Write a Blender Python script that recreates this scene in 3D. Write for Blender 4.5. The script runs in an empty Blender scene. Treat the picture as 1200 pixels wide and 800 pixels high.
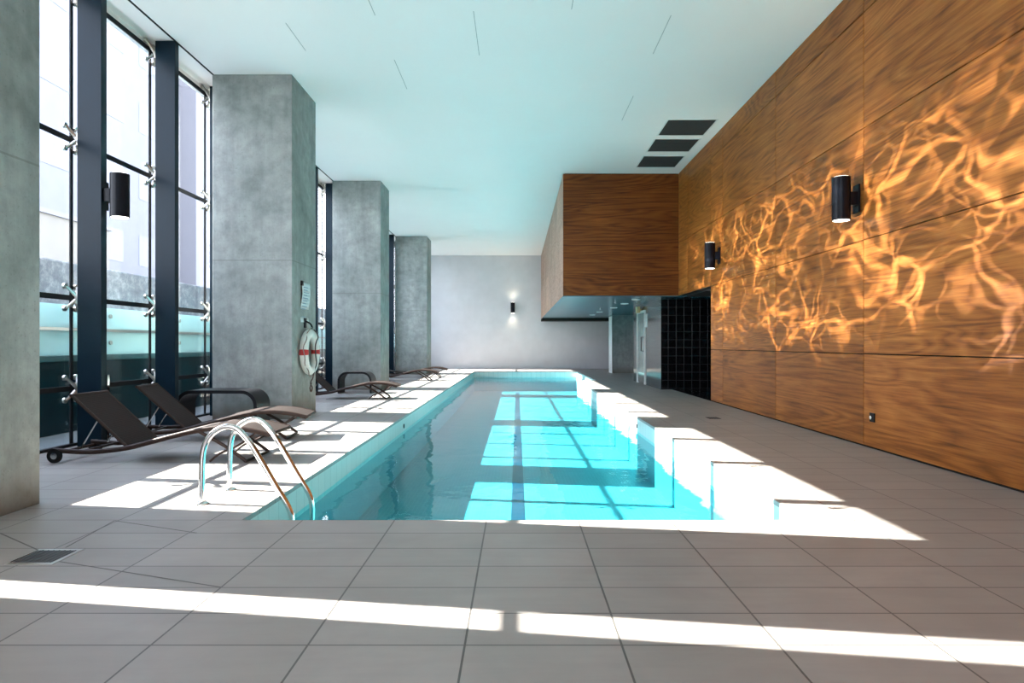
import bpy, bmesh, math, random
from mathutils import Vector, Matrix
PI = math.pi
random.seed(7)
SC = bpy.context.scene
COL = SC.collection

# ------------------------------------------------------------------ camera, light, exposure
F = 776.0; EYE = 1.15; CEIL = 5.27
cam_d = bpy.data.cameras.new('camera'); cam = bpy.data.objects.new('camera', cam_d); COL.objects.link(cam)
cam_d.sensor_width = 36; cam_d.lens = F / 1200 * 36
cam_d.shift_x = -6 / 1200; cam_d.shift_y = 3 / 1200
cam_d.clip_start = .05; cam_d.clip_end = 300
cam.location = (0, 0, EYE); cam.rotation_euler = (PI / 2, 0, 0)
SC.camera = cam
SC.view_settings.view_transform = 'Standard'; SC.view_settings.look = 'None'
SC.view_settings.gamma = 1; SC.view_settings.use_curve_mapping = False
SC.view_settings.exposure = 0.54
SUN_DIR = Vector((1, -.152, -.69)).normalized()
SUN_E = 42.0; SKY_E = 6.8; CAUSTIC_E = 4300.0
SC.cycles.max_bounces = 10; SC.cycles.diffuse_bounces = 7; SC.cycles.transparent_max_bounces = 24
SC.cycles.caustics_reflective = False; SC.cycles.caustics_refractive = False
SC.cycles.sample_clamp_indirect = 8
sun_d = bpy.data.lights.new('sun', 'SUN'); sun = bpy.data.objects.new('sun', sun_d); COL.objects.link(sun)
sun_d.energy = SUN_E; sun_d.angle = math.radians(.35); sun_d.color = (1, .93, .85)
sun.rotation_euler = SUN_DIR.to_track_quat('-Z', 'Y').to_euler()

W = bpy.data.worlds.new('world'); SC.world = W; W.use_nodes = True
nt = W.node_tree; nt.nodes.clear()
def nn(nt, t, **k):
    n = nt.nodes.new(t)
    for a, b in k.items(): setattr(n, a, b)
    return n
tc = nn(nt, 'ShaderNodeTexCoord'); sp = nn(nt, 'ShaderNodeSeparateXYZ'); rp = nn(nt, 'ShaderNodeValToRGB')
bg = nn(nt, 'ShaderNodeBackground'); wo = nn(nt, 'ShaderNodeOutputWorld')
nt.links.new(tc.outputs['Generated'], sp.inputs[0]); nt.links.new(sp.outputs['Z'], rp.inputs[0])
rp.color_ramp.elements[0].position = 0.0; rp.color_ramp.elements[0].color = (.80, .82, .86, 1)
rp.color_ramp.elements[1].position = .7; rp.color_ramp.elements[1].color = (.62, .68, .90, 1)
nt.links.new(rp.outputs[0], bg.inputs[0]); bg.inputs[1].default_value = SKY_E
nt.links.new(bg.outputs[0], wo.inputs[0])

# added spot lamp with a ripple pattern, imitating sunlight off the pool
def caustic_light(name, loc, energy, seed):
    d = bpy.data.lights.new(name, 'SPOT'); o = bpy.data.objects.new(name, d); COL.objects.link(o)
    o.location = loc
    # local -Z -> world +X, local Y -> world Z, local X -> world -Y
    m = Matrix(((0, 0, -1), (-1, 0, 0), (0, 1, 0)))
    o.rotation_euler = m.to_euler()
    d.spot_size = math.radians(150); d.spot_blend = .3; d.shadow_soft_size = 0.0; d.energy = energy
    d.color = (.93, .95, 1)
    d.use_nodes = True; t = d.node_tree; t.nodes.clear()
    L = t.links.new
    c = nn(t, 'ShaderNodeTexCoord'); s = nn(t, 'ShaderNodeSeparateXYZ'); L(c.outputs['Normal'], s.inputs[0])
    def M(op, a, b=None, c=None, clamp=False):
        n = nn(t, 'ShaderNodeMath', operation=op); n.use_clamp = clamp
        for i, v in enumerate((a, b, c)):
            if v is None: continue
            if isinstance(v, (int, float)): n.inputs[i].default_value = v
            else: L(v, n.inputs[i])
        return n.outputs[0]
    dist = 3.9 - loc[0]
    az = M('ABSOLUTE', s.outputs['Z'])
    u = M('MULTIPLY', M('DIVIDE', s.outputs['X'], az), dist)      # metres along the wall
    v = M('ADD', M('MULTIPLY', M('DIVIDE', s.outputs['Y'], az), dist), loc[2])   # height on the wall
    cb = nn(t, 'ShaderNodeCombineXYZ'); L(u, cb.inputs[0]); L(v, cb.inputs[1]); cb.inputs[2].default_value = seed
    def warp(vec, sc, amt):
        n = nn(t, 'ShaderNodeTexNoise'); n.inputs['Scale'].default_value = sc; n.inputs['Detail'].default_value = 1.5
        L(vec, n.inputs['Vector'])
        sub = nn(t, 'ShaderNodeVectorMath', operation='SUBTRACT'); L(n.outputs['Color'], sub.inputs[0]); sub.inputs[1].default_value = (.5, .5, .5)
        mu = nn(t, 'ShaderNodeVectorMath', operation='SCALE'); L(sub.outputs[0], mu.inputs[0]); mu.inputs['Scale'].default_value = amt
        ad = nn(t, 'ShaderNodeVectorMath', operation='ADD'); L(vec, ad.inputs[0]); L(mu.outputs[0], ad.inputs[1])
        return ad.outputs[0]
    # slanted, stretched cells
    mp = nn(t, 'ShaderNodeMapping'); L(cb.outputs[0], mp.inputs[0]); mp.inputs['Rotation'].default_value = (0, 0, -.35); mp.inputs['Scale'].default_value = (.75, 1.15, 1)
    w = warp(mp.outputs[0], 1.1, 1.1)
    w = warp(w, 3.0, .22)
    def cells(vec, sc, width):
        n = nn(t, 'ShaderNodeTexVoronoi'); n.feature = 'DISTANCE_TO_EDGE'; n.inputs['Scale'].default_value = sc; L(vec, n.inputs['Vector'])
        r = nn(t, 'ShaderNodeMapRange'); r.interpolation_type = 'SMOOTHERSTEP'
        r.inputs[1].default_value = 0; r.inputs[2].default_value = width; r.inputs[3].default_value = 1; r.inputs[4].default_value = 0
        L(n.outputs['Distance'], r.inputs[0]); return r.outputs[0]
    a = cells(w, 1.3, .115); b = cells(w, 2.7, .17)
    big = nn(t, 'ShaderNodeTexNoise'); big.inputs['Scale'].default_value = 1.3; L(cb.outputs[0], big.inputs['Vector'])
    bm_ = nn(t, 'ShaderNodeMapRange'); L(big.outputs['Fac'], bm_.inputs[0]); bm_.inputs[1].default_value = .38; bm_.inputs[2].default_value = .68
    pat = M('ADD', M('MULTIPLY', M('POWER', a, 2.4), .9), M('MULTIPLY', M('POWER', b, 2.0), .45))
    pat = M('MULTIPLY', pat, M('ADD', M('MULTIPLY', bm_.outputs[0], 1.2), .15))
    pat = M('ADD', pat, .05)
    # soft limits of the imitated beam off the water: heights 1.0 - 3.7 on the wall
    def ss(x, lo, hi):
        r = nn(t, 'ShaderNodeMapRange'); r.interpolation_type = 'SMOOTHSTEP'; L(x, r.inputs[0]); r.inputs[1].default_value = lo; r.inputs[2].default_value = hi; return r.outputs[0]
    vw = M('ADD', v, M('MULTIPLY', M('SUBTRACT', big.outputs['Fac'], .5), 1.2))
    env = M('MULTIPLY', ss(vw, 1.0, 1.7), M('SUBTRACT', 1, ss(vw, 3.0, 3.9)))
    au = M('ABSOLUTE', u)
    # undo the falloff of a point: the imitated beam off the water is parallel
    r2 = M('ADD', M('ADD', M('MULTIPLY', u, u), M('MULTIPLY', v, v)), dist * dist)
    comp = M('MULTIPLY', r2, 1 / (dist * dist)); comp = M('POWER', comp, 1.35)
    env = M('MULTIPLY', M('MULTIPLY', env, comp), M('SUBTRACT', 1, ss(au, 5.5, 7.5)))
    em = nn(t, 'ShaderNodeEmission'); L(M('MULTIPLY', pat, env), em.inputs['Strength'])
    out = nn(t, 'ShaderNodeOutputLight'); L(em.outputs[0], out.inputs[0])
    return o
caustic_light('pool_glint_standin', (-1.5, 8.2, -.08), CAUSTIC_E, 3.3)

# ------------------------------------------------------------------ materials
MATS = {}
def newmat(name):
    m = bpy.data.materials.new(name); m.use_nodes = True
    t = m.node_tree; t.nodes.clear()
    return m, t
def principled(t, **k):
    p = nn(t, 'ShaderNodeBsdfPrincipled'); o = nn(t, 'ShaderNodeOutputMaterial'); t.links.new(p.outputs[0], o.inputs[0])
    for a, b in k.items(): p.inputs[a.replace('_', ' ')].default_value = b
    return p
def noise(t, scale, detail=4, rough=.55, vec=None, dist=0):
    n = nn(t, 'ShaderNodeTexNoise'); n.inputs['Scale'].default_value = scale; n.inputs['Detail'].default_value = detail
    n.inputs['Roughness'].default_value = rough; n.inputs['Distortion'].default_value = dist
    if vec is not None: t.links.new(vec, n.inputs['Vector'])
    return n
def ramp(t, fac, stops):
    r = nn(t, 'ShaderNodeValToRGB'); t.links.new(fac, r.inputs[0])
    e = r.color_ramp.elements
    while len(e) < len(stops): e.new(.5)
    for i, (p, c) in enumerate(stops):
        e[i].position = p; e[i].color = (*c, 1) if len(c) == 3 else c
    return r.outputs[0]
def mixc(t, fac, a, b, mode='MIX'):
    m = nn(t, 'ShaderNodeMix', data_type='RGBA', blend_type=mode)
    for s, v in ((m.inputs[0], fac), (m.inputs[6], a), (m.inputs[7], b)):
        if isinstance(v, (int, float)): s.default_value = v
        elif isinstance(v, tuple): s.default_value = (*v, 1)
        else: t.links.new(v, s)
    return m.outputs[2]
def mth(t, op, a, b=0.0, clamp=False):
    n = nn(t, 'ShaderNodeMath', operation=op); n.use_clamp = clamp
    for i, v in enumerate((a, b)):
        if isinstance(v, (int, float)): n.inputs[i].default_value = v
        else: t.links.new(v, n.inputs[i])
    return n.outputs[0]
def bump(t, p, h, strength=.2, dist=.01):
    b = nn(t, 'ShaderNodeBump'); b.inputs['Strength'].default_value = strength; b.inputs['Distance'].default_value = dist
    t.links.new(h, b.inputs['Height']); t.links.new(b.outputs[0], p.inputs['Normal'])
def objco(t): return nn(t, 'ShaderNodeTexCoord').outputs['Object']
def mapping(t, vec, scale=(1, 1, 1), loc=(0, 0, 0), rot=(0, 0, 0)):
    m = nn(t, 'ShaderNodeMapping'); t.links.new(vec, m.inputs[0]); m.inputs['Scale'].default_value = scale
    m.inputs['Location'].default_value = loc; m.inputs['Rotation'].default_value = rot
    return m.outputs[0]

def m_plain(name, col, rough=.5, metal=0.0, var=.12, scale=20, bumpy=.0):
    m, t = newmat(name); p = principled(t, Roughness=rough, Metallic=metal)
    n = noise(t, scale, vec=objco(t))
    c = ramp(t, n.outputs['Fac'], [(.25, tuple(x * (1 - var) for x in col)), (.75, tuple(min(1, x * (1 + var)) for x in col))])
    t.links.new(c, p.inputs['Base Color'])
    if bumpy: bump(t, p, n.outputs['Fac'], bumpy, .003)
    if max(col) < .05 and not metal: p.inputs['Specular IOR Level'].default_value = .16
    MATS[name] = m; return m

def m_concrete():
    m, t = newmat('concrete'); p = principled(t, Roughness=.75)
    co = objco(t)
    big = noise(t, .9, 6, .6, co, .4); mid = noise(t, 6, 6, .65, co); fine = noise(t, 45, 3, .6, co)
    st = noise(t, 1.0, 5, .7, mapping(t, co, (5, 5, .35)))
    c = ramp(t, big.outputs['Fac'], [(.3, (.20, .225, .215)), (.52, (.31, .33, .32)), (.72, (.42, .435, .42))])
    c = mixc(t, .55, c, ramp(t, mid.outputs['Fac'], [(.32, (.55, .55, .55)), (.6, (1.05, 1.05, 1.03))]), 'MULTIPLY')
    c = mixc(t, .45, c, ramp(t, st.outputs['Fac'], [(.35, (.65, .66, .68)), (.62, (1.05, 1.05, 1.05))]), 'MULTIPLY')
    c = mixc(t, ramp(t, fine.outputs['Fac'], [(.62, (0, 0, 0)), (.72, (.5, .5, .5))]), c, (.14, .14, .13))
    s = nn(t, 'ShaderNodeSeparateXYZ'); t.links.new(co, s.inputs[0])
    # formwork joint
    j = mth(t, 'COMPARE', s.outputs['Z'], 2.43); j.node.inputs[2].default_value = .008
    c = mixc(t, mth(t, 'MULTIPLY', j, .45), c, (.12, .12, .11))
    # brown splash stains near the foot
    fz = mth(t, 'SUBTRACT', mth(t, 'MULTIPLY', mid.outputs['Fac'], .55), s.outputs['Z'], True)
    c = mixc(t, mth(t, 'MULTIPLY', fz, 2.2, True), c, (.09, .055, .025))
    t.links.new(c, p.inputs['Base Color']); bump(t, p, mid.outputs['Fac'], .25, .01)
    MATS['concrete'] = m
m_concrete()

def m_wood(name, axis, dark, mid_, light):
    m, t = newmat(name); p = principled(t, Roughness=.42); p.inputs['Specular IOR Level'].default_value = .22
    co = objco(t)
    g = nn(t, 'ShaderNodeNewGeometry')
    off = nn(t, 'ShaderNodeVectorMath', operation='SCALE'); off.inputs[0].default_value = (7.3, 13.1, 5.7); t.links.new(g.outputs['Random Per Island'], off.inputs['Scale'])
    ad = nn(t, 'ShaderNodeVectorMath', operation='ADD'); t.links.new(co, ad.inputs[0]); t.links.new(off.outputs[0], ad.inputs[1])
    sc = [1, 1, 1]; sc[axis] = .13
    v = mapping(t, ad.outputs[0], tuple(sc))
    fig = noise(t, 1.6, 2, .5, v, .5)
    rings = mth(t, 'FRACT', mth(t, 'MULTIPLY', fig.outputs['Fac'], 20))
    rings = mth(t, 'ABSOLUTE', mth(t, 'SUBTRACT', rings, .5))      # 0..0.5
    sc2 = [26, 26, 26]; sc2[axis] = .9
    grain = noise(t, 1, 5, .65, mapping(t, ad.outputs[0], tuple(sc2)), .3)
    sc3 = [90, 90, 90]; sc3[axis] = 3
    pore = noise(t, 1, 3, .6, mapping(t, ad.outputs[0], tuple(sc3)))
    f = mth(t, 'ADD', mth(t, 'MULTIPLY', rings, .42), mth(t, 'MULTIPLY', grain.outputs['Fac'], .86))
    c = ramp(t, f, [(.28, dark), (.52, mid_), (.8, light)])
    blot = noise(t, .7, 3, .5, ad.outputs[0])
    c = mixc(t, .6, c, ramp(t, blot.outputs['Fac'], [(.3, (.62, .58, .54)), (.7, (1.15, 1.15, 1.15))]), 'MULTIPLY')
    c = mixc(t, .35, c, ramp(t, pore.outputs['Fac'], [(.35, (.4, .35, .3)), (.55, (1, 1, 1))]), 'MULTIPLY')
    hs = nn(t, 'ShaderNodeHueSaturation'); t.links.new(c, hs.inputs['Color'])
    t.links.new(mth(t, 'ADD', mth(t, 'MULTIPLY', g.outputs['Random Per Island'], .28), .86), hs.inputs['Value'])
    t.links.new(hs.outputs[0], p.inputs['Base Color'])
    bump(t, p, grain.outputs['Fac'], .08, .003)
    MATS[name] = m
m_wood('wall_wood', 1, (.13, .037, .007), (.32, .105, .019), (.48, .18, .038))
m_wood('box_wood_dim', 0, (.045, .010, .002), (.15, .040, .006), (.24, .075, .012))  # box front: its dimmer lighting is put into the wood colour
m_wood('box_wood_lit', 1, (.30, .17, .11), (.46, .29, .20), (.55, .37, .27))  # box side: its brighter lighting is put into the wood colour

def m_tiles(name, bw, bh, mort, c1, c2, cm, off=(0, 0, 0), rough=.45, axes='XY', stain=.35, bumpd=.25):
    m, t = newmat(name); p = principled(t, Roughness=rough)
    co = objco(t); s = nn(t, 'ShaderNodeSeparateXYZ'); t.links.new(co, s.inputs[0])
    cb = nn(t, 'ShaderNodeCombineXYZ'); t.links.new(s.outputs[axes[0]], cb.inputs[0]); t.links.new(s.outputs[axes[1]], cb.inputs[1])
    v = mapping(t, cb.outputs[0], loc=tuple(-x for x in off))
    b = nn(t, 'ShaderNodeTexBrick'); t.links.new(v, b.inputs['Vector'])
    b.offset = 0; b.squash = 1; b.inputs['Scale'].default_value = 1
    b.inputs['Brick Width'].default_value = bw; b.inputs['Row Height'].default_value = bh
    b.inputs['Mortar Size'].default_value = mort; b.inputs['Mortar Smooth'].default_value = .1
    b.inputs['Color1'].default_value = (*c1, 1); b.inputs['Color2'].default_value = (*c2, 1); b.inputs['Mortar'].default_value = (*cm, 1)
    n = noise(t, 2.3, 5, .6, co, .6)
    n2 = noise(t, 1, 4, .6, mapping(t, co, (2, 14, 2)))
    c = mixc(t, stain, b.outputs['Color'], ramp(t, n.outputs['Fac'], [(.3, (.72, .72, .72)), (.7, (1.12, 1.12, 1.12))]), 'MULTIPLY')
    c = mixc(t, stain, c, ramp(t, n2.outputs['Fac'], [(.3, (.85, .85, .86)), (.7, (1.08, 1.08, 1.08))]), 'MULTIPLY')
    t.links.new(c, p.inputs['Base Color'])
    bump(t, p, mth(t, 'SUBTRACT', 1, b.outputs['Fac']), bumpd, .004)
    MATS[name] = m
m_tiles('deck_tile', .6, .3, .0045, (.30, .279, .258), (.262, .244, .224), (.075, .07, .065), off=(-.2, .13, 0), rough=.4)
m_tiles('pool_floor_tile', .05, .05, .003, (.20, .30, .345), (.17, .275, .32), (.26, .36, .39), rough=.4, stain=.1, bumpd=.02)
m_tiles('pool_side_tile', .2, .28, .004, (.62, .68, .65), (.58, .65, .62), (.38, .46, .44), axes='YZ', rough=.3, stain=.15, off=(0, -.002, 0), bumpd=.05)
m_tiles('pool_end_tile', .2, .28, .004, (.62, .68, .65), (.58, .65, .62), (.38, .46, .44), axes='XZ', rough=.3, stain=.15, off=(0, -.002, 0), bumpd=.05)
m_tiles('black_tile_front', .2, .205, .005, (.003, .0035, .005), (.005, .006, .007), (.018, .020, .022), axes='XZ', rough=.18, stain=.2, off=(.02, .03, 0))
m_tiles('black_tile_side', .6, .205, .005, (.016, .024, .030), (.022, .032, .038), (.05, .06, .065), axes='YZ', rough=.12, stain=.2, off=(0, .03, 0))
m_plain('pool_floor_side', (.12, .28, .33), .4, var=.06)
m_plain('ceiling_paint', (.94, .905, .885), .7, var=.012, scale=.8)
m_plain('end_wall_paint', (.60, .60, .63), .7, var=.05, scale=2.0)
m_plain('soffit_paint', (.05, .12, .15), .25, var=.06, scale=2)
m_plain('black_metal', (.005, .006, .010), .35, metal=.0, var=.2)
m_plain('fin_metal', (.004, .014, .024), .3, metal=.0, var=.15, scale=3)
m_plain('dark_gap', (.015, .013, .012), .8)
m_plain('sealant', (.012, .014, .018), .6)
m_plain('steel', (.75, .75, .74), .12, metal=1.0, var=.03)
m_plain('brushed_steel', (.62, .60, .56), .28, metal=1.0, var=.05)
m_plain('lounger_frame', (.03, .018, .014), .45, var=.15)
m_plain('wheel_rubber', (.01, .01, .01), .7)
m_plain('bench_black', (.012, .012, .014), .35)
m_plain('vent_grey', (.045, .048, .05), .6)
m_plain('seam_grey', (.42, .42, .41), .8)
m_plain('grout', (.13, .125, .12), .8)
m_plain('vent_frame', (.8, .81, .8), .5, var=.02)
m_plain('ring_white', (.75, .74, .70), .45, var=.05)
m_plain('ring_red', (.50, .02, .02), .45)
m_plain('rope_grey', (.28, .22, .2), .9)
m_plain('rope_dark', (.06, .04, .04), .9)
m_plain('paper', (.66, .72, .74), .5, var=.04, scale=30)
m_plain('ink_blue', (.25, .36, .46), .6)
m_plain('lane_blue', (.0, .035, .07), .4)
m_plain('terrace_paving', (.05, .07, .08), .8, var=.2, scale=2)
m_plain('planter_teal', (.001, .024, .032), .3, var=.3, scale=1.5)
m_plain('planter_cap', (.008, .09, .10), .4, var=.1)
m_plain('facade_cream', (.20, .19, .165), .8, var=.05, scale=1)
m_plain('facade_pale', (.165, .17, .20), .8, var=.05, scale=1)
m_plain('facade_white', (.19, .19, .21), .8, var=.03, scale=1)
m_plain('facade_glass', (.13, .14, .175), .3, var=.1, scale=1)
m_plain('sign_cream', (.62, .45, .22), .5, var=.08)
m_plain('white_plastic', (.8, .82, .8), .4, var=.02)
m_plain('door_glass_grey', (.16, .22, .21), .2, var=.2, scale=3)

def m_stone():
    m, t = newmat('rough_stone'); p = principled(t, Roughness=.9); co = objco(t)
    n = noise(t, 7, 8, .75, co); n2 = noise(t, 1.2, 4, .5, co)
    c = ramp(t, n.outputs['Fac'], [(.3, (.26, .28, .32)), (.5, (.40, .42, .46)), (.68, (.70, .71, .74))])
    c = mixc(t, .5, c, ramp(t, n2.outputs['Fac'], [(.3, (.6, .6, .6)), (.7, (1.1, 1.1, 1.1))]), 'MULTIPLY')
    t.links.new(c, p.inputs['Base Color']); bump(t, p, n.outputs['Fac'], .5, .03); MATS['rough_stone'] = m
m_stone()
def m_weave():
    m, t = newmat('weave_brown'); p = principled(t, Roughness=.75); p.inputs['Specular IOR Level'].default_value = .15; co = objco(t)
    w = nn(t, 'ShaderNodeTexWave', wave_type='BANDS', bands_direction='Y'); w.inputs['Scale'].default_value = 22; t.links.new(co, w.inputs['Vector'])
    w2 = nn(t, 'ShaderNodeTexWave', wave_type='BANDS', bands_direction='X'); w2.inputs['Scale'].default_value = 22; t.links.new(co, w2.inputs['Vector'])
    f = mth(t, 'MULTIPLY', w.outputs['Fac'], w2.outputs['Fac'])
    c = ramp(t, f, [(0, (.012, .008, .007)), (.7, (.034, .022, .017))]); t.links.new(c, p.inputs['Base Color']); bump(t, p, f, .3, .002)
    MATS['weave_brown'] = m
m_weave()
def m_emit(name, col, s):
    m, t = newmat(name); e = nn(t, 'ShaderNodeEmission'); e.inputs[0].default_value = (*col, 1); e.inputs[1].default_value = s
    o = nn(t, 'ShaderNodeOutputMaterial'); t.links.new(e.outputs[0], o.inputs[0]); MATS[name] = m
m_emit('lamp_glow', (1, .95, .85), 5)
m_emit('downlight_glow', (1, .97, .9), 1.6)
def m_clear(name, tint, ior=1.45, rough=.0, boost=1.0, bumpv=None, trans=0):
    m, t = newmat(name); o = nn(t, 'ShaderNodeOutputMaterial')
    tr = nn(t, 'ShaderNodeBsdfTransparent'); tr.inputs[0].default_value = (*tint, 1)
    gl = nn(t, 'ShaderNodeBsdfGlossy'); gl.inputs['Roughness'].default_value = rough; gl.inputs['Color'].default_value = (1, 1, 1, 1)
    mx = nn(t, 'ShaderNodeMixShader')
    geo = nn(t, 'ShaderNodeNewGeometry'); nrm = geo.outputs['Normal']
    if bumpv:
        co = objco(t)
        h1 = noise(t, bumpv[0], 2, .5, mapping(t, co, (1.0, .55, 1)), .6)
        h2 = noise(t, bumpv[0] * 4, 2, .5, co)
        h = mth(t, 'ADD', h1.outputs['Fac'], mth(t, 'MULTIPLY', h2.outputs['Fac'], .12))
        b = nn(t, 'ShaderNodeBump'); b.inputs['Strength'].default_value = 1; b.inputs['Distance'].default_value = bumpv[1]
        t.links.new(h, b.inputs['Height']); t.links.new(b.outputs[0], gl.inputs['Normal']); nrm = b.outputs[0]
    dt = nn(t, 'ShaderNodeVectorMath', operation='DOT_PRODUCT'); t.links.new(nrm, dt.inputs[0]); t.links.new(geo.outputs['Incoming'], dt.inputs[1])
    k = mth(t, 'SUBTRACT', 1, mth(t, 'ABSOLUTE', dt.outputs['Value']), True)
    f0 = ((ior - 1) / (ior + 1)) ** 2
    f = mth(t, 'ADD', mth(t, 'MULTIPLY', mth(t, 'POWER', k, 5), (1 - f0) * boost), f0 * boost, True)
    t.links.new(f, mx.inputs[0]); t.links.new(tr.outputs[0], mx.inputs[1]); t.links.new(gl.outputs[0], mx.inputs[2])
    sh = mx.outputs[0]
    if trans:
        tl = nn(t, 'ShaderNodeBsdfTranslucent'); tl.inputs[0].default_value = (.42, .50, .49, 1)
        df = nn(t, 'ShaderNodeBsdfDiffuse'); df.inputs[0].default_value = (.58, .74, .72, 1)
        a = nn(t, 'ShaderNodeAddShader'); t.links.new(tl.outputs[0], a.inputs[0]); t.links.new(df.outputs[0], a.inputs[1])
        m2 = nn(t, 'ShaderNodeMixShader'); m2.inputs[0].default_value = trans
        t.links.new(mx.outputs[0], m2.inputs[1]); t.links.new(a.outputs[0], m2.inputs[2]); sh = m2.outputs[0]
    t.links.new(sh, o.inputs[0]); MATS[name] = m
m_clear('clear_glass', (.965, .985, .99), 1.35)
m_clear('water', (.34, .91, .95), 1.33, boost=.72, bumpv=(1.7, .012))
m_clear('aqua_glass', (.80, .95, .94), 1.45, trans=.75)

# ------------------------------------------------------------------ mesh helpers
class MB:
    def __init__(s): s.bm = bmesh.new()
    def box(s, x0, x1, y0, y1, z0, z1, bev=0):
        vs = [s.bm.verts.new((x, y, z)) for x in (x0, x1) for y in (y0, y1) for z in (z0, z1)]
        fs = [s.bm.faces.new([vs[i] for i in q]) for q in ((0, 1, 3, 2), (4, 6, 7, 5), (0, 4, 5, 1), (2, 3, 7, 6), (0, 2, 6, 4), (1, 5, 7, 3))]
        if bev:
            es = list({e for f in fs for e in f.edges}); bmesh.ops.bevel(s.bm, geom=es, offset=bev, segments=2, affect='EDGES', profile=.7)
        return s
    def quad(s, a, b, c, d):
        s.bm.faces.new([s.bm.verts.new(p) for p in (a, b, c, d)]); return s
    def tube(s, pts, r, n=12, closed=False, ry=None, up=Vector((0, 0, 1))):
        P = [Vector(p) for p in pts]; N = len(P); rings = []; prev = None
        for i, p in enumerate(P):
            if closed: d = P[(i + 1) % N] - P[i - 1]
            else: d = P[min(i + 1, N - 1)] - P[max(i - 1, 0)]
            d.normalize()
            if prev is None:
                u = up - d * up.dot(d)
                if u.length < 1e-3: u = Vector((1, 0, 0)) - d * d.x
            else: u = prev - d * prev.dot(d)
            u.normalize(); prev = u; w = d.cross(u)
            ri = r[i] if isinstance(r, (list, tuple)) else r
            r2 = ry if ry else ri
            rings.append([s.bm.verts.new(p + u * math.cos(2 * PI * k / n) * ri + w * math.sin(2 * PI * k / n) * r2) for k in range(n)])
        m = N if closed else N - 1
        for i in range(m):
            a, b = rings[i], rings[(i + 1) % N]
            for k in range(n): s.bm.faces.new((a[k], a[(k + 1) % n], b[(k + 1) % n], b[k]))
        if not closed: s.bm.faces.new(rings[0][::-1]); s.bm.faces.new(rings[-1])
        return s
    def cyl(s, a, b, r, n=24): return s.tube([a, b], r, n)
    def sweep(s, prof, y0, y1, th):
        """a sheet following prof (x,z), spanning y0..y1, thickness th"""
        P = [Vector((p[0], 0, p[1])) for p in prof]; top = []; bot = []
        for i, p in enumerate(P):
            d = (P[min(i + 1, len(P) - 1)] - P[max(i - 1, 0)]).normalized(); nrm = Vector((-d.z, 0, d.x))
            top.append(p + nrm * th / 2); bot.append(p - nrm * th / 2)
        loop = top + bot[::-1]
        A = [s.bm.verts.new((v.x, y0, v.z)) for v in loop]; B = [s.bm.verts.new((v.x, y1, v.z)) for v in loop]
        n = len(loop)
        for i in range(n): s.bm.faces.new((A[i], A[(i + 1) % n], B[(i + 1) % n], B[i]))
        k = len(P)
        for i in range(k - 1):
            s.bm.faces.new((A[i], A[n - 1 - i], A[n - 2 - i], A[i + 1])); s.bm.faces.new((B[i], B[i + 1], B[n - 2 - i], B[n - 1 - i]))
        return s
    def build(s, name, mat, parent=None, smooth=False, mat2=None):
        bmesh.ops.recalc_face_normals(s.bm, faces=s.bm.faces)
        me = bpy.data.meshes.new(name); s.bm.to_mesh(me); s.bm.free()
        me.materials.append(MATS[mat])
        if smooth:
            me.polygons.foreach_set('use_smooth', [True] * len(me.polygons))
            try: me.set_sharp_from_angle(angle=math.radians(40))
            except Exception: pass
        o = bpy.data.objects.new(name, me); COL.objects.link(o)
        if parent is not None: o.parent = parent
        return o
def tag(o, label=None, cat=None, group=None, kind=None):
    if label: o['label'] = label
    if cat: o['category'] = cat
    if group: o['group'] = group
    if kind: o['kind'] = kind
    return o
def thing(name, label, cat, loc=(0, 0, 0), rz=0, group=None):
    o = bpy.data.objects.new(name, None); COL.objects.link(o); o.location = loc; o.rotation_euler = (0, 0, rz)
    o.empty_display_size = .1
    return tag(o, label, cat, group)
def setting(name):
    o = bpy.data.objects.new(name, None); COL.objects.link(o); return tag(o, kind='structure')
def struct(o, label=None): return tag(o, label, kind='structure')
def dup(o, loc, rz, label, group=None):
    r = o.copy(); COL.objects.link(r); r.location = loc; r.rotation_euler = (0, 0, rz); r['label'] = label
    if group: r['group'] = group
    for ch in list(o.children):
        c = ch.copy(); COL.objects.link(c); c.parent = r
        for g in ch.children:
            d = g.copy(); COL.objects.link(d); d.parent = c
    return r
def smoothpath(pts, n=6):
    P = [Vector(p) for p in pts]; out = []
    for i in range(len(P) - 1):
        a = P[max(i - 1, 0)]; b = P[i]; c = P[i + 1]; d = P[min(i + 2, len(P) - 1)]
        for k in range(n):
            t = k / n
            out.append(.5 * ((2 * b) + (c - a) * t + (2 * a - 5 * b + 4 * c - d) * t * t + (3 * b - a - 3 * c + d) * t ** 3))
    out.append(P[-1]); return out

# ------------------------------------------------------------------ the shell
PL, PR, PR2 = -1.8, 1.9, 2.5           # pool sides
PY0, PYS, PY1 = 4.33, 21.0, 27.9       # pool near end, step in its right side, far end
ENDW = 30.8; RW = 3.9; GX = -5.03
WATER = -.23; PB = -.83
T = -.30
b = MB()
for (x0, x1, y0, y1) in ((-5.1, 4.1, -4, PY0), (-5.1, PL, PY0, PY1), (PR, 7, PY0, PYS), (PR2, 7, PYS, PY1), (-5.1, 7, PY1, ENDW + .1)):
    b.box(x0, x1, y0, y1, -.035, 0)
struct(b.build('floor', 'deck_tile'))
b = MB().box(-4.64, 7.2, -4.2, ENDW + .3, CEIL, CEIL + .25).box(GX - .1, -4.66, -4.2, ENDW + .3, CEIL + .02, CEIL + .25).box(GX - .1, GX - .02, -4.2, ENDW + .1, 5.18, CEIL + .05)
struct(b.build('ceiling', 'ceiling_paint'))
struct(MB().box(-4.665, -4.635, -4.2, ENDW + .3, CEIL - .004, CEIL + .1).build('trim_1', 'dark_gap'))
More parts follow.
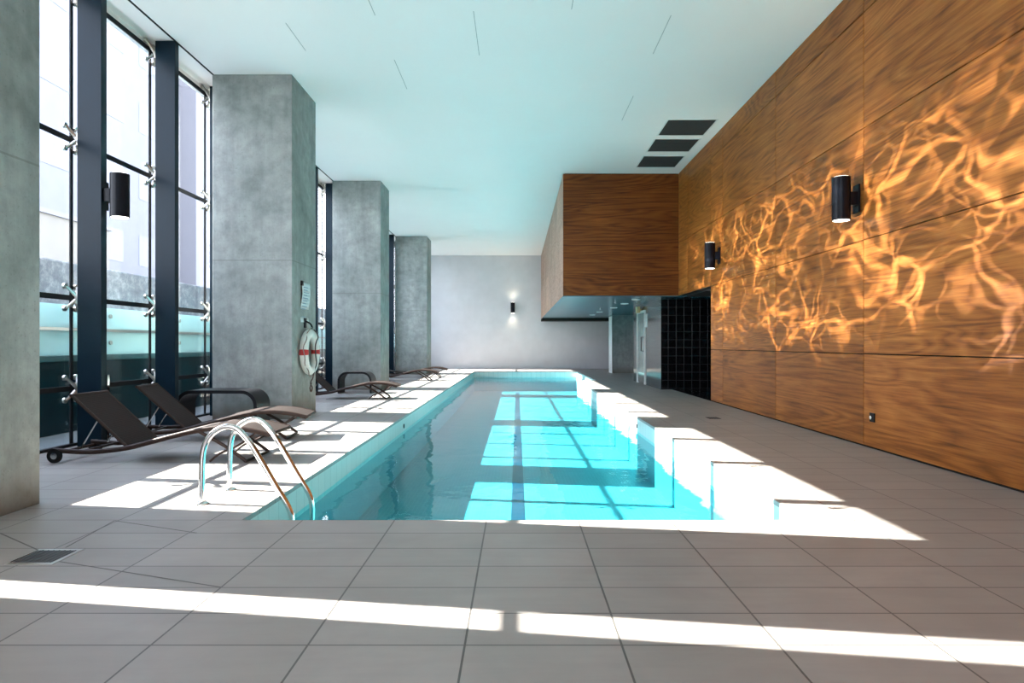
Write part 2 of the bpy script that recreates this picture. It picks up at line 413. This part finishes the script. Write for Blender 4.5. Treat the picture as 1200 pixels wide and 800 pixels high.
# fine seams between the ceiling boards
b = MB()
for (x, y0, y1) in ((-.54, 8.2, 9.45), (-1.78, 9.6, 10.7), (1.93, 8.3, 9.4), (-1.78, 7.6, 8.3), (.67, 7.4, 8.15), (1.93, 11, 12.2), (-2.97, 8.5, 9.3)):
    b.box(x - .004, x + .004, y0, y1, CEIL - .003, CEIL + .01)
struct(b.build('trim_2', 'seam_grey'))
struct(MB().box(-5.1, 7.2, ENDW, ENDW + .2, 0, CEIL).build('wall_end', 'end_wall_paint'))
struct(MB().box(-.6, 7.2, -4.4, -4.2, 0, CEIL).build('wall_rear_blocker', 'ceiling_paint'))  # unseen partial wall, added to cut the light entering from behind
struct(MB().box(-5.15, -4.66, -4, 3.36, 0, CEIL).build('wall_left', 'ceiling_paint'))
# right wall: timber panels, each board an island of the one wall
b = MB(); g = .006
ys = [13.33, 12.56, 9.99, 7.454, 4.914, 2.374, -.166, -2.706, -4.2]
zs = [.016, 1.04, 2.32, 3.58, 4.88, CEIL]
for i in range(len(ys) - 1):
    for k in range(len(zs) - 1):
        b.box(RW, RW + .03, ys[i + 1] + g, ys[i] - g, zs[k] + g, zs[k + 1] - g)
for (ya, yb) in ((13.33, 15.13), (15.13, 16.0)):
    for k in range(2, len(zs) - 1): b.box(RW, RW + .03, ya + g, yb - g, zs[k] + g, zs[k + 1] - g)
struct(b.build('wall_right', 'wall_wood'))
struct(MB().box(RW + .03, RW + .2, -4.2, 13.33, 0, CEIL).box(RW + .03, RW + .2, 13.33, 30.8, 2.32, CEIL).build('wall_right_backing', 'dark_gap'))
struct(MB().box(RW + .012, RW + .03, -4.2, 13.33, 0, .02).build('baseboard_right', 'dark_gap'))
# timber box hung from the ceiling
bx0, by0, bz0 = 1.11, 16.0, 2.32
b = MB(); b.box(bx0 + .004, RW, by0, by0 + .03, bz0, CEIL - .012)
struct(b.build('wall_box_front', 'box_wood_dim'))
b = MB()
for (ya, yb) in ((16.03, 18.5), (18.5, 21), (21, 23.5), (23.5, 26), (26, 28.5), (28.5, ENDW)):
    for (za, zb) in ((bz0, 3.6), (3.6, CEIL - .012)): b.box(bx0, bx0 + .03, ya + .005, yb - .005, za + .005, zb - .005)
struct(b.build('wall_box_side', 'box_wood_lit'))
struct(MB().box(bx0 + .03, RW, by0 + .03, ENDW, bz0 + .03, CEIL).build('wall_box_core', 'dark_gap'))
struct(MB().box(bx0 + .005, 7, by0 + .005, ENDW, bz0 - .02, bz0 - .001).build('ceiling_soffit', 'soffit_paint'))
struct(MB().box(bx0, 7, 29.4, ENDW, 2.2, bz0 - .02).build('trim_4', 'dark_gap'))
struct(MB().box(bx0 + .05, RW - .01, by0 + .01, ENDW, CEIL - .011, CEIL - .001).build('trim_5', 'dark_gap'))
# tiled block with the door, and the black recess
BX, BY0, BY1 = 3.64, 16.75, 20.7
struct(MB().box(BX, BX + .05, BY0, 18.75, 0, 2.3).box(BX, BX + .05, 20.05, BY1, 0, 2.3).box(BX, BX + .05, 18.75, 20.05, 2.12, 2.3).build('wall_tiled_side', 'black_tile_side'))
struct(MB().box(BX + .05, 7, BY0, BY0 + .1, 0, 2.3).box(BX, BX + .05, BY0 - .004, BY0, 0, 2.3).build('wall_tiled_front', 'black_tile_front'))
struct(MB().box(BX + .05, 7, BY1 - .1, BY1, 0, 2.3).build('wall_tiled_rear', 'black_tile_front'))
struct(MB().box(6.4, 6.5, 13.2, ENDW, 0, 2.5).box(RW + .2, 6.5, 13.2, 13.33, 0, 2.5).box(RW + .2, 7, 13.3, 16.02, 2.3, 2.5).build('wall_recess', 'dark_gap'))
struct(MB().box(RW + .01, 6.4, 13.33, BY0, .0, .006).build('floor_recess', 'black_tile_front'))

# door in the tiled side
d = setting('door_1')
MB().box(BX - .03, BX + .05, 18.78, 18.84, 0, 2.12).box(BX - .03, BX + .05, 19.97, 20.03, 0, 2.12).box(BX - .03, BX + .05, 18.84, 19.97, 2.06, 2.12).build('door_frame', 'white_plastic', d)
lf = MB().box(BX + .0, BX + .04, 18.85, 19.96, .02, 2.05).build('door_leaf', 'door_glass_grey', d)
MB().box(BX - .012, BX, 18.9, 19.9, .03, .32).build('kick_plate', 'steel', lf)
MB().tube([(BX - .002, 19.05, .95), (BX - .07, 19.05, .95), (BX - .07, 19.05, 1.35), (BX - .002, 19.05, 1.35)], .014, 8).build('door_handle', 'black_metal', lf)
tag(MB().box(BX - .14, BX - .06, 19.25, 19.55, 2.06, 2.24, .008).box(BX - .06, BX, 19.38, 19.42, 2.12, 2.18).build('door_sign', 'sign_cream'), 'small cream sign box above the glass door under the timber box', 'sign')
tag(MB().box(BX - .02, BX, 18.5, 18.66, 1.62, 2.0, .004).build('notice_plate', 'white_plastic'), 'narrow white notice plate on dark tiles beside the glass door', 'sign')

# ------------------------------------------------------------------ pool
pool = thing('swimming_pool', 'long turquoise lap pool sunk in the pale tiled deck', 'swimming pool', (0, 0, 0))
z0, z1 = PB, -.035
MB().box(PL - .12, PR2 + .12, PY0 - .12, PY1 + .12, PB - .1, PB).build('pool_floor', 'pool_floor_tile', pool)
for (xa, xb, ya, yb) in ((PL - .12, PL, PY0, PY1), (PR, PR + .12, PY0, PYS), (PR2, PR2 + .12, PYS, PY1)):
    MB().box(xa, xb, ya, yb, z0, -.27).build('side_wall', 'pool_floor_side', pool); MB().box(xa, xb, ya, yb, -.27, z1).build('waterline_band', 'pool_side_tile', pool)
for (xa, xb, ya, yb) in ((PL, PR2, PY0 - .12, PY0), (PL, PR2, PY1, PY1 + .12), (PR + .12, PR2, PYS - .12, PYS)):
    MB().box(xa, xb, ya, yb, z0, -.27).build('end_wall', 'pool_floor_side', pool); MB().box(xa, xb, ya, yb, -.27, z1).build('waterline_band', 'pool_end_tile', pool)
MB().box(-.07, .09, PY0 + .6, PY1 - .9, PB, PB + .004).box(-.4, .42, PY1 - .95, PY1 - .8, PB, PB + .004).build('lane_line', 'lane_blue', pool)
b = MB()
N = 1
b.quad((PL, PY0, WATER), (PR, PY0, WATER), (PR, PYS, WATER), (PL, PYS, WATER)); b.quad((PL, PYS, WATER), (PR2, PYS, WATER), (PR2, PY1, WATER), (PL, PY1, WATER))
b.build('water_surface', 'water', pool)
for (x, y, sx) in ((PL, 10.5, 1), (PR, 10.5, -1), (PR2, 23.6, -1)):
    MB().cyl((x - .001 * sx, y, -.15), (x + .012 * sx, y, -.15), .035, 16).build('inlet_fitting', 'black_metal', pool)

# ------------------------------------------------------------------ pillars
def pillar(y0, y1, label, x0=-4.66, x1=-3.44, ztop=CEIL):
    o = MB().box(x0, x1, y0, y1, 0, ztop - .001, .012).build('concrete_pillar', 'concrete')
    return tag(o, label, 'pillar', 'concrete pillars along the glass wall' if x1 < 0 else None)
pillar(3.55, 4.775, 'nearest concrete pillar, cut by the left edge, stained brown at foot')
pillar(10.12, 11.31, 'concrete pillar carrying the life ring and the paper notice')
pillar(16.7, 17.8, 'middle concrete pillar, without life ring, behind the lounger with curved legs')
pillar(25.3, 26.5, 'farthest concrete pillar on the window side with patchy top')
pillar(26.2, 27.0, 'square concrete column standing under the timber box', 3.76, 4.62, 2.3)
struct(MB().box(3.74, 3.76, 26.17, 27.0, 0, 2.25).build('trim_lit_face', 'white_plastic'))  # white sheet painting in the lit left face of the column

# ------------------------------------------------------------------ glazing
LV = [5.18, 3.45, 1.67, .65]
bays = [(3.36, 10.8), (10.8, 17.3), (17.3, 26.0), (26.0, ENDW)]
wins = [setting('window_%d' % (i + 1)) for i in range(4)]
fins = [4.27 + 1.6 * k for k in range(17)]
for i, (a, c) in enumerate(bays):
    fs = [y for y in fins if a <= y < c]
    cuts = [a] + fs + [c]
    if fs and fs[0] - a < .02: cuts = cuts[1:]
    b = MB()
    for j in range(len(cuts) - 1):
        if cuts[j + 1] - cuts[j] < .05: continue
        lv = [0.0] + LV[::-1]
        for k in range(4):
            MB().box(GX - .006, GX + .006, cuts[j] + .013, cuts[j + 1] - .013, lv[k] + .014, lv[k + 1] - .014).build('glass_pane', 'clear_glass', wins[i])
    for y in fs: b.box(GX - .008, GX + .008, y - .021, y + .021, .02, 5.18)
    for z in LV: b.box(GX - .009, GX + .009, a, c, z - .029, z + .029)
    b.box(GX - .03, GX + .03, a, c, 0, .03)
    b.build('sealant_joint', 'sealant', wins[i])
    for y in fs:
        MB().box(-4.93, -4.66, y - .05, y + .05, 0, CEIL + .01, .004).build('mullion', 'fin_metal', wins[i])
        for z in LV:
            zz = min(z, 5.12)
            s = MB()
            s.box(-4.965, -4.915, y - .045, y + .045, zz - .07, zz + .07, .006)
            for sy in (-.93, .36):
                for sz in (-1, 1):
                    e = Vector((GX + .03, y + sy * .14, zz + sz * .125))
                    s.tube([(-4.95, y, zz), e], [.024, .014], 8)
                    s.cyl(e, (GX + .006, e.y, e.z), .032, 12)
            s.build('spider_fitting', 'brushed_steel', wins[i], True)
# bright steel strip standing in for the lit foot of a mullion
struct(MB().box(-4.66, -4.64, 7.50, 7.54, 0, .80).build('trim_lit_foot', 'steel'))

# ------------------------------------------------------------------ outside
struct(MB().box(-60, -5.1, -20, 90, -.3, -.02).build('floor_terrace', 'terrace_paving'))
MX = -5.95
pw = thing('planter_wall', 'low dark teal wall with pale cap outside the glass', 'wall', (MX, 15, 0))
MB().box(-.25, 0, -18, 30, -.02, .92, .01).build('wall_body', 'planter_teal', pw)
MB().box(-.3, .03, -18, 30, .92, 1.0, .01).build('wall_cap', 'planter_cap', pw)
bal = thing('glass_balustrade', 'pale aqua glass balustrade standing on the teal wall outside', 'balustrade', (MX - .1, 15, 1.0))
for k in range(15):
    y = -11.4 + k * 2.0
    if y > 20: break
    MB().box(-.01, .01, y + .015, y + 1.985, .0, .68).build('glass_panel', 'aqua_glass', bal)
    for yy in (y + .22, y + 1.78):
        for z in (.17, .56): MB().cyl((-.03, yy, z), (.035, yy, z), .03, 12).build('standoff_bolt', 'brushed_steel', bal)
MB().box(-.05, .03, -14, 20, .33, .37).build('hand_rail', 'brushed_steel', bal)
tag(MB().box(-7.1, -6.6, -12, 45, -.02, 2.36, .03).build('stone_wall', 'rough_stone'), 'speckled grey stone wall behind the glass balustrade', 'wall')
bl = thing('cream_building', 'plain cream building rising beyond the stone wall', 'building', (-24, 30, 0))
MB().box(-5, 0, -14, 9, 0, 7.8).build('wall_body', 'facade_cream', bl)
MB().box(-5.1, .12, -14.1, 9.1, 7.8, 8.05).build('roof_edge', 'facade_white', bl)
def tower(name, label, x, y, w, dd, h, mat, rows, cols):
    t_ = thing(name, label, 'building', (x, y, 0))
    MB().box(-dd, 0, -w / 2, w / 2, 0, h).build('wall_body', mat, t_)
    for r in range(rows):
        for c in range(cols):
            yy = -w / 2 + (c + .5) * w / cols; zz = 2.2 + r * (h - 2) / rows
            MB().box(-.02, .03, yy - w / cols * .32, yy + w / cols * .32, zz, zz + (h - 2) / rows * .45).build('window', 'facade_glass', t_)
tower('apartment_tower', 'tall pale lavender tower added over the bright sky in the nearest panes', -34, 55, 20, 10, 38, 'facade_pale', 6, 3)  # added facade giving a lavender tone where the sky would burn white
tower('apartment_tower', 'white banded tower seen through the panes beside the second pillar', -32, 80, 28, 10, 44, 'facade_white', 9, 3)

# ------------------------------------------------------------------ sconces
def sconce(loc, rz, label):
    t_ = thing('wall_light', label, 'wall light', loc, rz, 'black tube wall lights')   # bracket towards local +X
    bd = MB(); n = 32
    bd.tube([(0, 0, -.245), (0, 0, -.243), (0, 0, .243), (0, 0, .245)], [.097, .1, .1, .097], n)
    bd.build('lamp_body', 'black_metal', t_, True)
    MB().box(.085, .17, -.05, .05, -.075, .075, .006).build('bracket', 'black_metal', t_)
    MB().box(.165, .185, -.07, .07, -.16, .16, .006).build('wall_plate', 'black_metal', t_)
    for s in (-1, 1):
        o = MB().cyl((0, 0, s * .2455), (0, 0, s * .249), .088, 24).build('lens', 'lamp_glow', t_); o['label'] = 'glowing white lens'
        pl = bpy.data.lights.new('sconce_light', 'SPOT'); po = bpy.data.objects.new('sconce_light', pl); COL.objects.link(po); po.parent = t_
        po.location = (0, 0, s * .26); pl.energy = 14; pl.spot_size = math.radians(110); pl.spot_blend = .8; pl.shadow_soft_size = .06; pl.color = (1, .86, .6)
        po.rotation_euler = (0, 0, 0) if s < 0 else (PI, 0, 0)
    return t_
sconce((3.71, 7.58, 2.81), 0, 'black tube wall light nearest on the timber wall')
sconce((3.71, 12.75, 2.85), 0, 'black tube wall light on timber wall near the hanging box')
sconce((-4.50, 7.5, 2.83), PI, 'black tube wall light fixed to a window mullion')
sconce((-.20, ENDW - .185, 2.83), PI / 2, 'small black tube wall light on the far white wall')

# ------------------------------------------------------------------ vents, downlights, socket, drains
for (ya, yb, lab) in ((12.15, 13.05, 'dark ceiling grille nearest the viewer, largest of the three'), (13.3, 14.15, 'middle dark grille of the three in the ceiling'), (14.5, 15.4, 'dark ceiling grille nearest the timber box front')):
    t_ = thing('ceiling_vent', lab, 'vent', (3.22, (ya + yb) / 2, CEIL), 0, 'three grilles in the white ceiling')
    h = (yb - ya) / 2
    MB().box(-.47, -.44, -h - .03, h + .03, -.012, 0).box(.44, .47, -h - .03, h + .03, -.012, 0).box(-.44, .44, -h - .03, -h, -.012, 0).box(-.44, .44, h, h + .03, -.012, 0).build('vent_frame', 'vent_frame', t_)
    g_ = MB().box(-.44, .44, -h, h, -.004, -.0005)
    for k in range(18):
        yy = -h + (k + .5) * 2 * h / 18; g_.box(-.44, .44, yy - .006, yy + .006, -.010, -.004)
    g_.build('grille', 'vent_grey', t_)
for (x, y, lab) in ((3.05, 17.0, 'nearest recessed downlight under the timber box'), (3.05, 18.8, 'second nearest recessed downlight under the timber box'), (3.05, 20.9, 'third nearest recessed downlight under the timber box'), (2.95, 23.7, 'fourth nearest recessed downlight under the timber box'), (2.95, 26.0, 'farthest recessed downlight under the timber box')):
    t_ = thing('downlight', lab, 'downlight', (x, y, 2.30), 0, 'downlights under the timber box')
    ring = [(math.cos(a) * .1, math.sin(a) * .1, -.006) for a in [2 * PI * k / 24 for k in range(24)]]
    MB().tube(ring, .012, 8, True).build('trim_ring', 'white_plastic', t_, True)
    MB().cyl((0, 0, -.009), (0, 0, -.001), .088, 24).build('lens', 'downlight_glow', t_)
for (x, y, lab) in ((2.67, 18.0, 'small sprinkler head in the soffit, nearer of two'), (2.68, 21.3, 'small sprinkler head in the soffit, farther of two')):
    tag(MB().cyl((x, y, 2.30), (x, y, 2.26), .02, 12).cyl((x, y, 2.265), (x, y, 2.258), .045, 16).build('sprinkler_head', 'steel'), lab, 'sprinkler', 'sprinkler heads under the box')
t_ = thing('wall_socket', 'small black socket low on the timber wall', 'socket', (RW, 7.26, .345))
MB().box(-.012, 0, -.05, .05, -.05, .05, .004).build('face_plate', 'black_metal', t_)
MB().cyl((-.012, 0, 0), (-.028, 0, 0), .022, 16).build('socket_cap', 'steel', t_, True)
t_ = thing('floor_drain', 'square metal drain in the near left floor', 'drain', (-2.55, 3.58, 0))
MB().box(-.125, .125, -.13, .13, 0, .003).box(-.105, .105, .1, .115, .003, .004).build('drain_frame', 'brushed_steel', t_)
g_ = MB().box(-.10, .10, -.10, .10, .003, .0042)
for k in range(8): g_.box(-.105 + k * .03 - .004, -.12 + k * .03 + .004, -.1, .1, .004, .006)
g_.build('drain_grate', 'vent_grey', t_)
b = MB()
def groove(p, q, w=.005):
    p, q = Vector((*p, 0)), Vector((*q, 0)); n_ = (q - p).normalized().cross(Vector((0, 0, 1))) * w
    b.quad(*[v + Vector((0, 0, .0012)) for v in (p + n_, q + n_, q - n_, p - n_)])
groove((-2.62, 4.31), (-2.55, 3.74)); groove((-2.62, 4.31), (-1.95, 4.03)); groove((-3.15, 4.03), (-2.68, 3.70)); groove((-2.42, 3.5), (-1.4, 3.13))
struct(b.build('trim_8', 'grout'))
t_ = thing('floor_drain', 'small square drain in the deck before the black recess', 'drain', (3.05, 10.3, 0))
MB().box(-.09, .09, -.12, .12, 0, .003).build('drain_frame', 'vent_grey', t_)
g_ = MB()
for k in range(5): g_.box(-.07 + k * .035 - .005, -.07 + k * .035 + .005, -.1, .1, .003, .006)
g_.build('drain_grate', 'black_metal', t_)

# ------------------------------------------------------------------ pool ladder
lad = thing('pool_ladder', 'stainless steel pool ladder with two arched grab rails', 'pool ladder', (-2.27, 4.77, 0))
for yy in (0, .46):
    pts = smoothpath([(0, yy, 0), (.0, yy, .2), (.01, yy, .38), (.06, yy, .49), (.15, yy, .55), (.24, yy, .545), (.33, yy, .46), (.42, yy, .32), (.53, yy, .13), (.62, yy, -.02), (.65, yy, -.12), (.65, yy, -.3), (.65, yy, -.78)], 8)
    MB().tube(pts, .021, 16).build('grab_rail', 'steel', lad, True)
    MB().tube([(0, yy, 0), (0, yy, .006), (0, yy, .02)], [.05, .048, .026], 20).build('floor_flange', 'steel', lad, True)
for z in (-.38, -.62):
    MB().box(.61, .70, .01, .45, z - .015, z + .015, .006).build('tread', 'brushed_steel', lad)

# ------------------------------------------------------------------ loungers
def make_lounger(raised=True):
    t_ = thing('sun_lounger', '', 'sun lounger')
    wd = .58
    rail = smoothpath([(0, 0, .12), (.35, 0, .105), (.7, 0, .14), (1.0, 0, .215), (1.3, 0, .29), (1.58, 0, .335), (1.85, 0, .325), (2.1, 0, .27)], 6)
    for y in (0, wd):
        MB().tube([(p.x, y, p.z) for p in rail], .024, 10, ry=.014).build('side_rail', 'lounger_frame', t_, True)
        MB().tube(smoothpath([(1.42, y, .30), (1.62, y, .19), (1.80, y, .07), (1.87, y, .014)], 5), .017, 8).build('leg', 'lounger_frame', t_, True)
        MB().tube(smoothpath([(1.98, y, .30), (1.8, y, .17), (1.62, y, .09), (1.52, y, .012)], 5), .011, 8).build('brace', 'lounger_frame', t_, True)
        wh = MB().cyl((.03, y - .032, .07), (.03, y - .008, .07), .07, 24) if y == 0 else MB().cyl((.03, y + .008, .07), (.03, y + .032, .07), .07, 24)
        w_ = wh.build('wheel', 'wheel_rubber', t_, True)
        s = -1 if y == 0 else 1
        MB().cyl((.03, y + s * .030, .07), (.03, y + s * .036, .07), .032, 16).build('hub_cap', 'steel', w_, True)
    for x, z in ((.03, .09), (.72, .14), (2.1, .27), (.28, .11), (1.87, .016)):
        MB().tube([(x, 0, z), (x, wd, z)], .014, 8).build('cross_bar', 'lounger_frame', t_, True)
    prof = [(p.x, p.z + .012) for p in rail if p.x > .69]
    MB().sweep(prof, .02, wd - .02, .012).build('seat_sling', 'weave_brown', t_)
    if raised: a, c = (.70, .16), (.17, .65)
    else: a, c = (.70, .16), (.02, .24)
    bk = MB().sweep([a, c], .02, wd - .02, .014).build('backrest', 'weave_brown', t_)
    f2 = MB()
    for y in (.015, wd - .015): f2.tube([(a[0], y, a[1]), (c[0], y, c[1])], .015, 8)
    f2.tube([(c[0], 0, c[1]), (c[0], wd, c[1])], .015, 8)
    f2.build('back_frame', 'lounger_frame', bk, True)
    if raised:
        st = MB()
        for y in (.08, wd - .08): st.tube([(.40, y, .43), (.22, y, .13)], .009, 8)
        st.build('prop_strut', 'steel', t_, True)
    return t_
GL = 'sun loungers along the window side of the pool'
l1 = make_lounger(True)
tag(l1, 'brown woven sun lounger nearest the pool ladder, back raised', group=GL); l1.location = (-4.5, 6.42, 0)
dup(l1, (-4.62, 7.72, 0), math.radians(7), 'brown sun lounger with raised back just before the ring pillar', GL)
dup(l1, (-4.6, 13.7, 0), math.radians(2), 'brown sun lounger with raised back right behind the ring pillar', GL)
l4 = make_lounger(False)
tag(l4, 'flat sun lounger in front of the farthest window-side pillar, nearer of two', group=GL); l4.location = (-4.6, 20.6, 0)
dup(l4, (-4.5, 22.6, 0), math.radians(3), 'flat sun lounger closest to the farthest window-side pillar', GL)

# curved black benches
def bench(loc, w, label):
    n = 8; P = []
    r = .2; H = .48
    P += [(-w, .0), (-w, H - r)]
    P += [(-w + r - r * math.cos(a), H - r + r * math.sin(a)) for a in [PI / 2 * k / n for k in range(1, n + 1)]]
    P += [(-r + r * math.sin(a), H - r + r * math.cos(a)) for a in [PI / 2 * k / n for k in range(0, n + 1)]]
    P += [(0, .0)]
    o = MB().sweep(P, -.25, .25, .045).build('side_table', 'bench_black', None, True); o.location = loc
    return tag(o, label, 'table', 'black curved side tables')
bench((-3.66, 9.5, 0), 1.1, 'black waterfall-edged side table before the ring pillar')
bench((-3.42, 15.7, 0), .75, 'black waterfall-edged side table before the middle pillar')

# ------------------------------------------------------------------ life ring and notice
lr = thing('life_ring', 'white life ring with red bands hung on the second pillar', 'life ring', (-3.355, 10.72, 1.02))
R0, r0 = .30, .068
def arc(a0, a1, n, R=R0, x=0): return [(x, math.cos(a0 + (a1 - a0) * k / n) * R, math.sin(a0 + (a1 - a0) * k / n) * R) for k in range(n + 1)]
MB().tube(arc(0, 2 * PI, 56)[:-1], r0, 20, True, up=Vector((1, 0, 0))).build('ring_body', 'ring_white', lr, True)
for a in (0, PI):
    MB().tube(arc(a - .13, a + .13, 6), r0 + .004, 20, up=Vector((1, 0, 0))).build('red_band', 'ring_red', lr, True)['label'] = 'red band'
rp_ = []
for k in range(64):
    a = 2 * PI * k / 64; rp_.append((.03 + .012 * math.sin(8 * a), math.cos(a) * (.375 + .022 * math.cos(4 * a)), math.sin(a) * (.375 + .022 * math.cos(4 * a))))
MB().tube(rp_, .008, 8, True).build('grab_line', 'rope_grey', lr, True)
MB().tube(smoothpath([(.06, .02, .36), (.09, .08, .30), (.085, .16, .24), (.08, .1, .18), (.085, .02, .1), (.08, .05, -.05), (.07, .12, -.2), (.05, .02, -.36), (.03, .06, -.42), (.02, -.03, -.5), (.02, .06, -.58), (.02, .0, -.64), (.02, -.06, -.58), (.02, .02, -.5)], 5), .010, 8).build('hanging_rope', 'rope_dark', lr, True)
hk = thing('wall_hook', 'dark hook holding the life ring on the second pillar', 'hook', (-3.44, 10.72, 1.50))
MB().box(0, .02, -.05, .05, -.09, .07, .008).build('back_plate', 'black_metal', hk)
MB().tube(smoothpath([(.015, 0, .02), (.09, 0, -.02), (.12, 0, -.08), (.10, 0, -.10)], 4), .014, 8).build('hook_arm', 'black_metal', hk, True)
nt_ = thing('paper_notice', 'laminated paper notice above the life ring on the pillar', 'notice', (-3.44, 10.72, 1.82))
prof = []
b = MB(); n = 10
for k in range(n):
    za, zb = -.32 + .64 * k / n, -.32 + .64 * (k + 1) / n
    xa = .012 + .018 * math.sin(za * 9); xb = .012 + .018 * math.sin(zb * 9)
    b.quad((xa, -.2, za), (xa, .2, za), (xb, .2, zb), (xb, -.2, zb))
sh = b.build('paper_sheet', 'paper', nt_, True)
so = sh.modifiers.new('t', 'SOLIDIFY'); so.thickness = .002
b = MB()
for k in range(12):
    z = .24 - k * .043; x = .016 + .018 * math.sin(z * 9); w = random.uniform(.6, 1)
    b.box(x, x + .001, -.15, -.15 + .3 * w, z - .007, z + .007)
b.build('text_lines', 'ink_blue', nt_)
MB().box(0, .03, -.2, -.14, .26, .34, .004).build('curled_corner', 'black_metal', nt_)  # dark block standing in for the curled top corner of the sheet
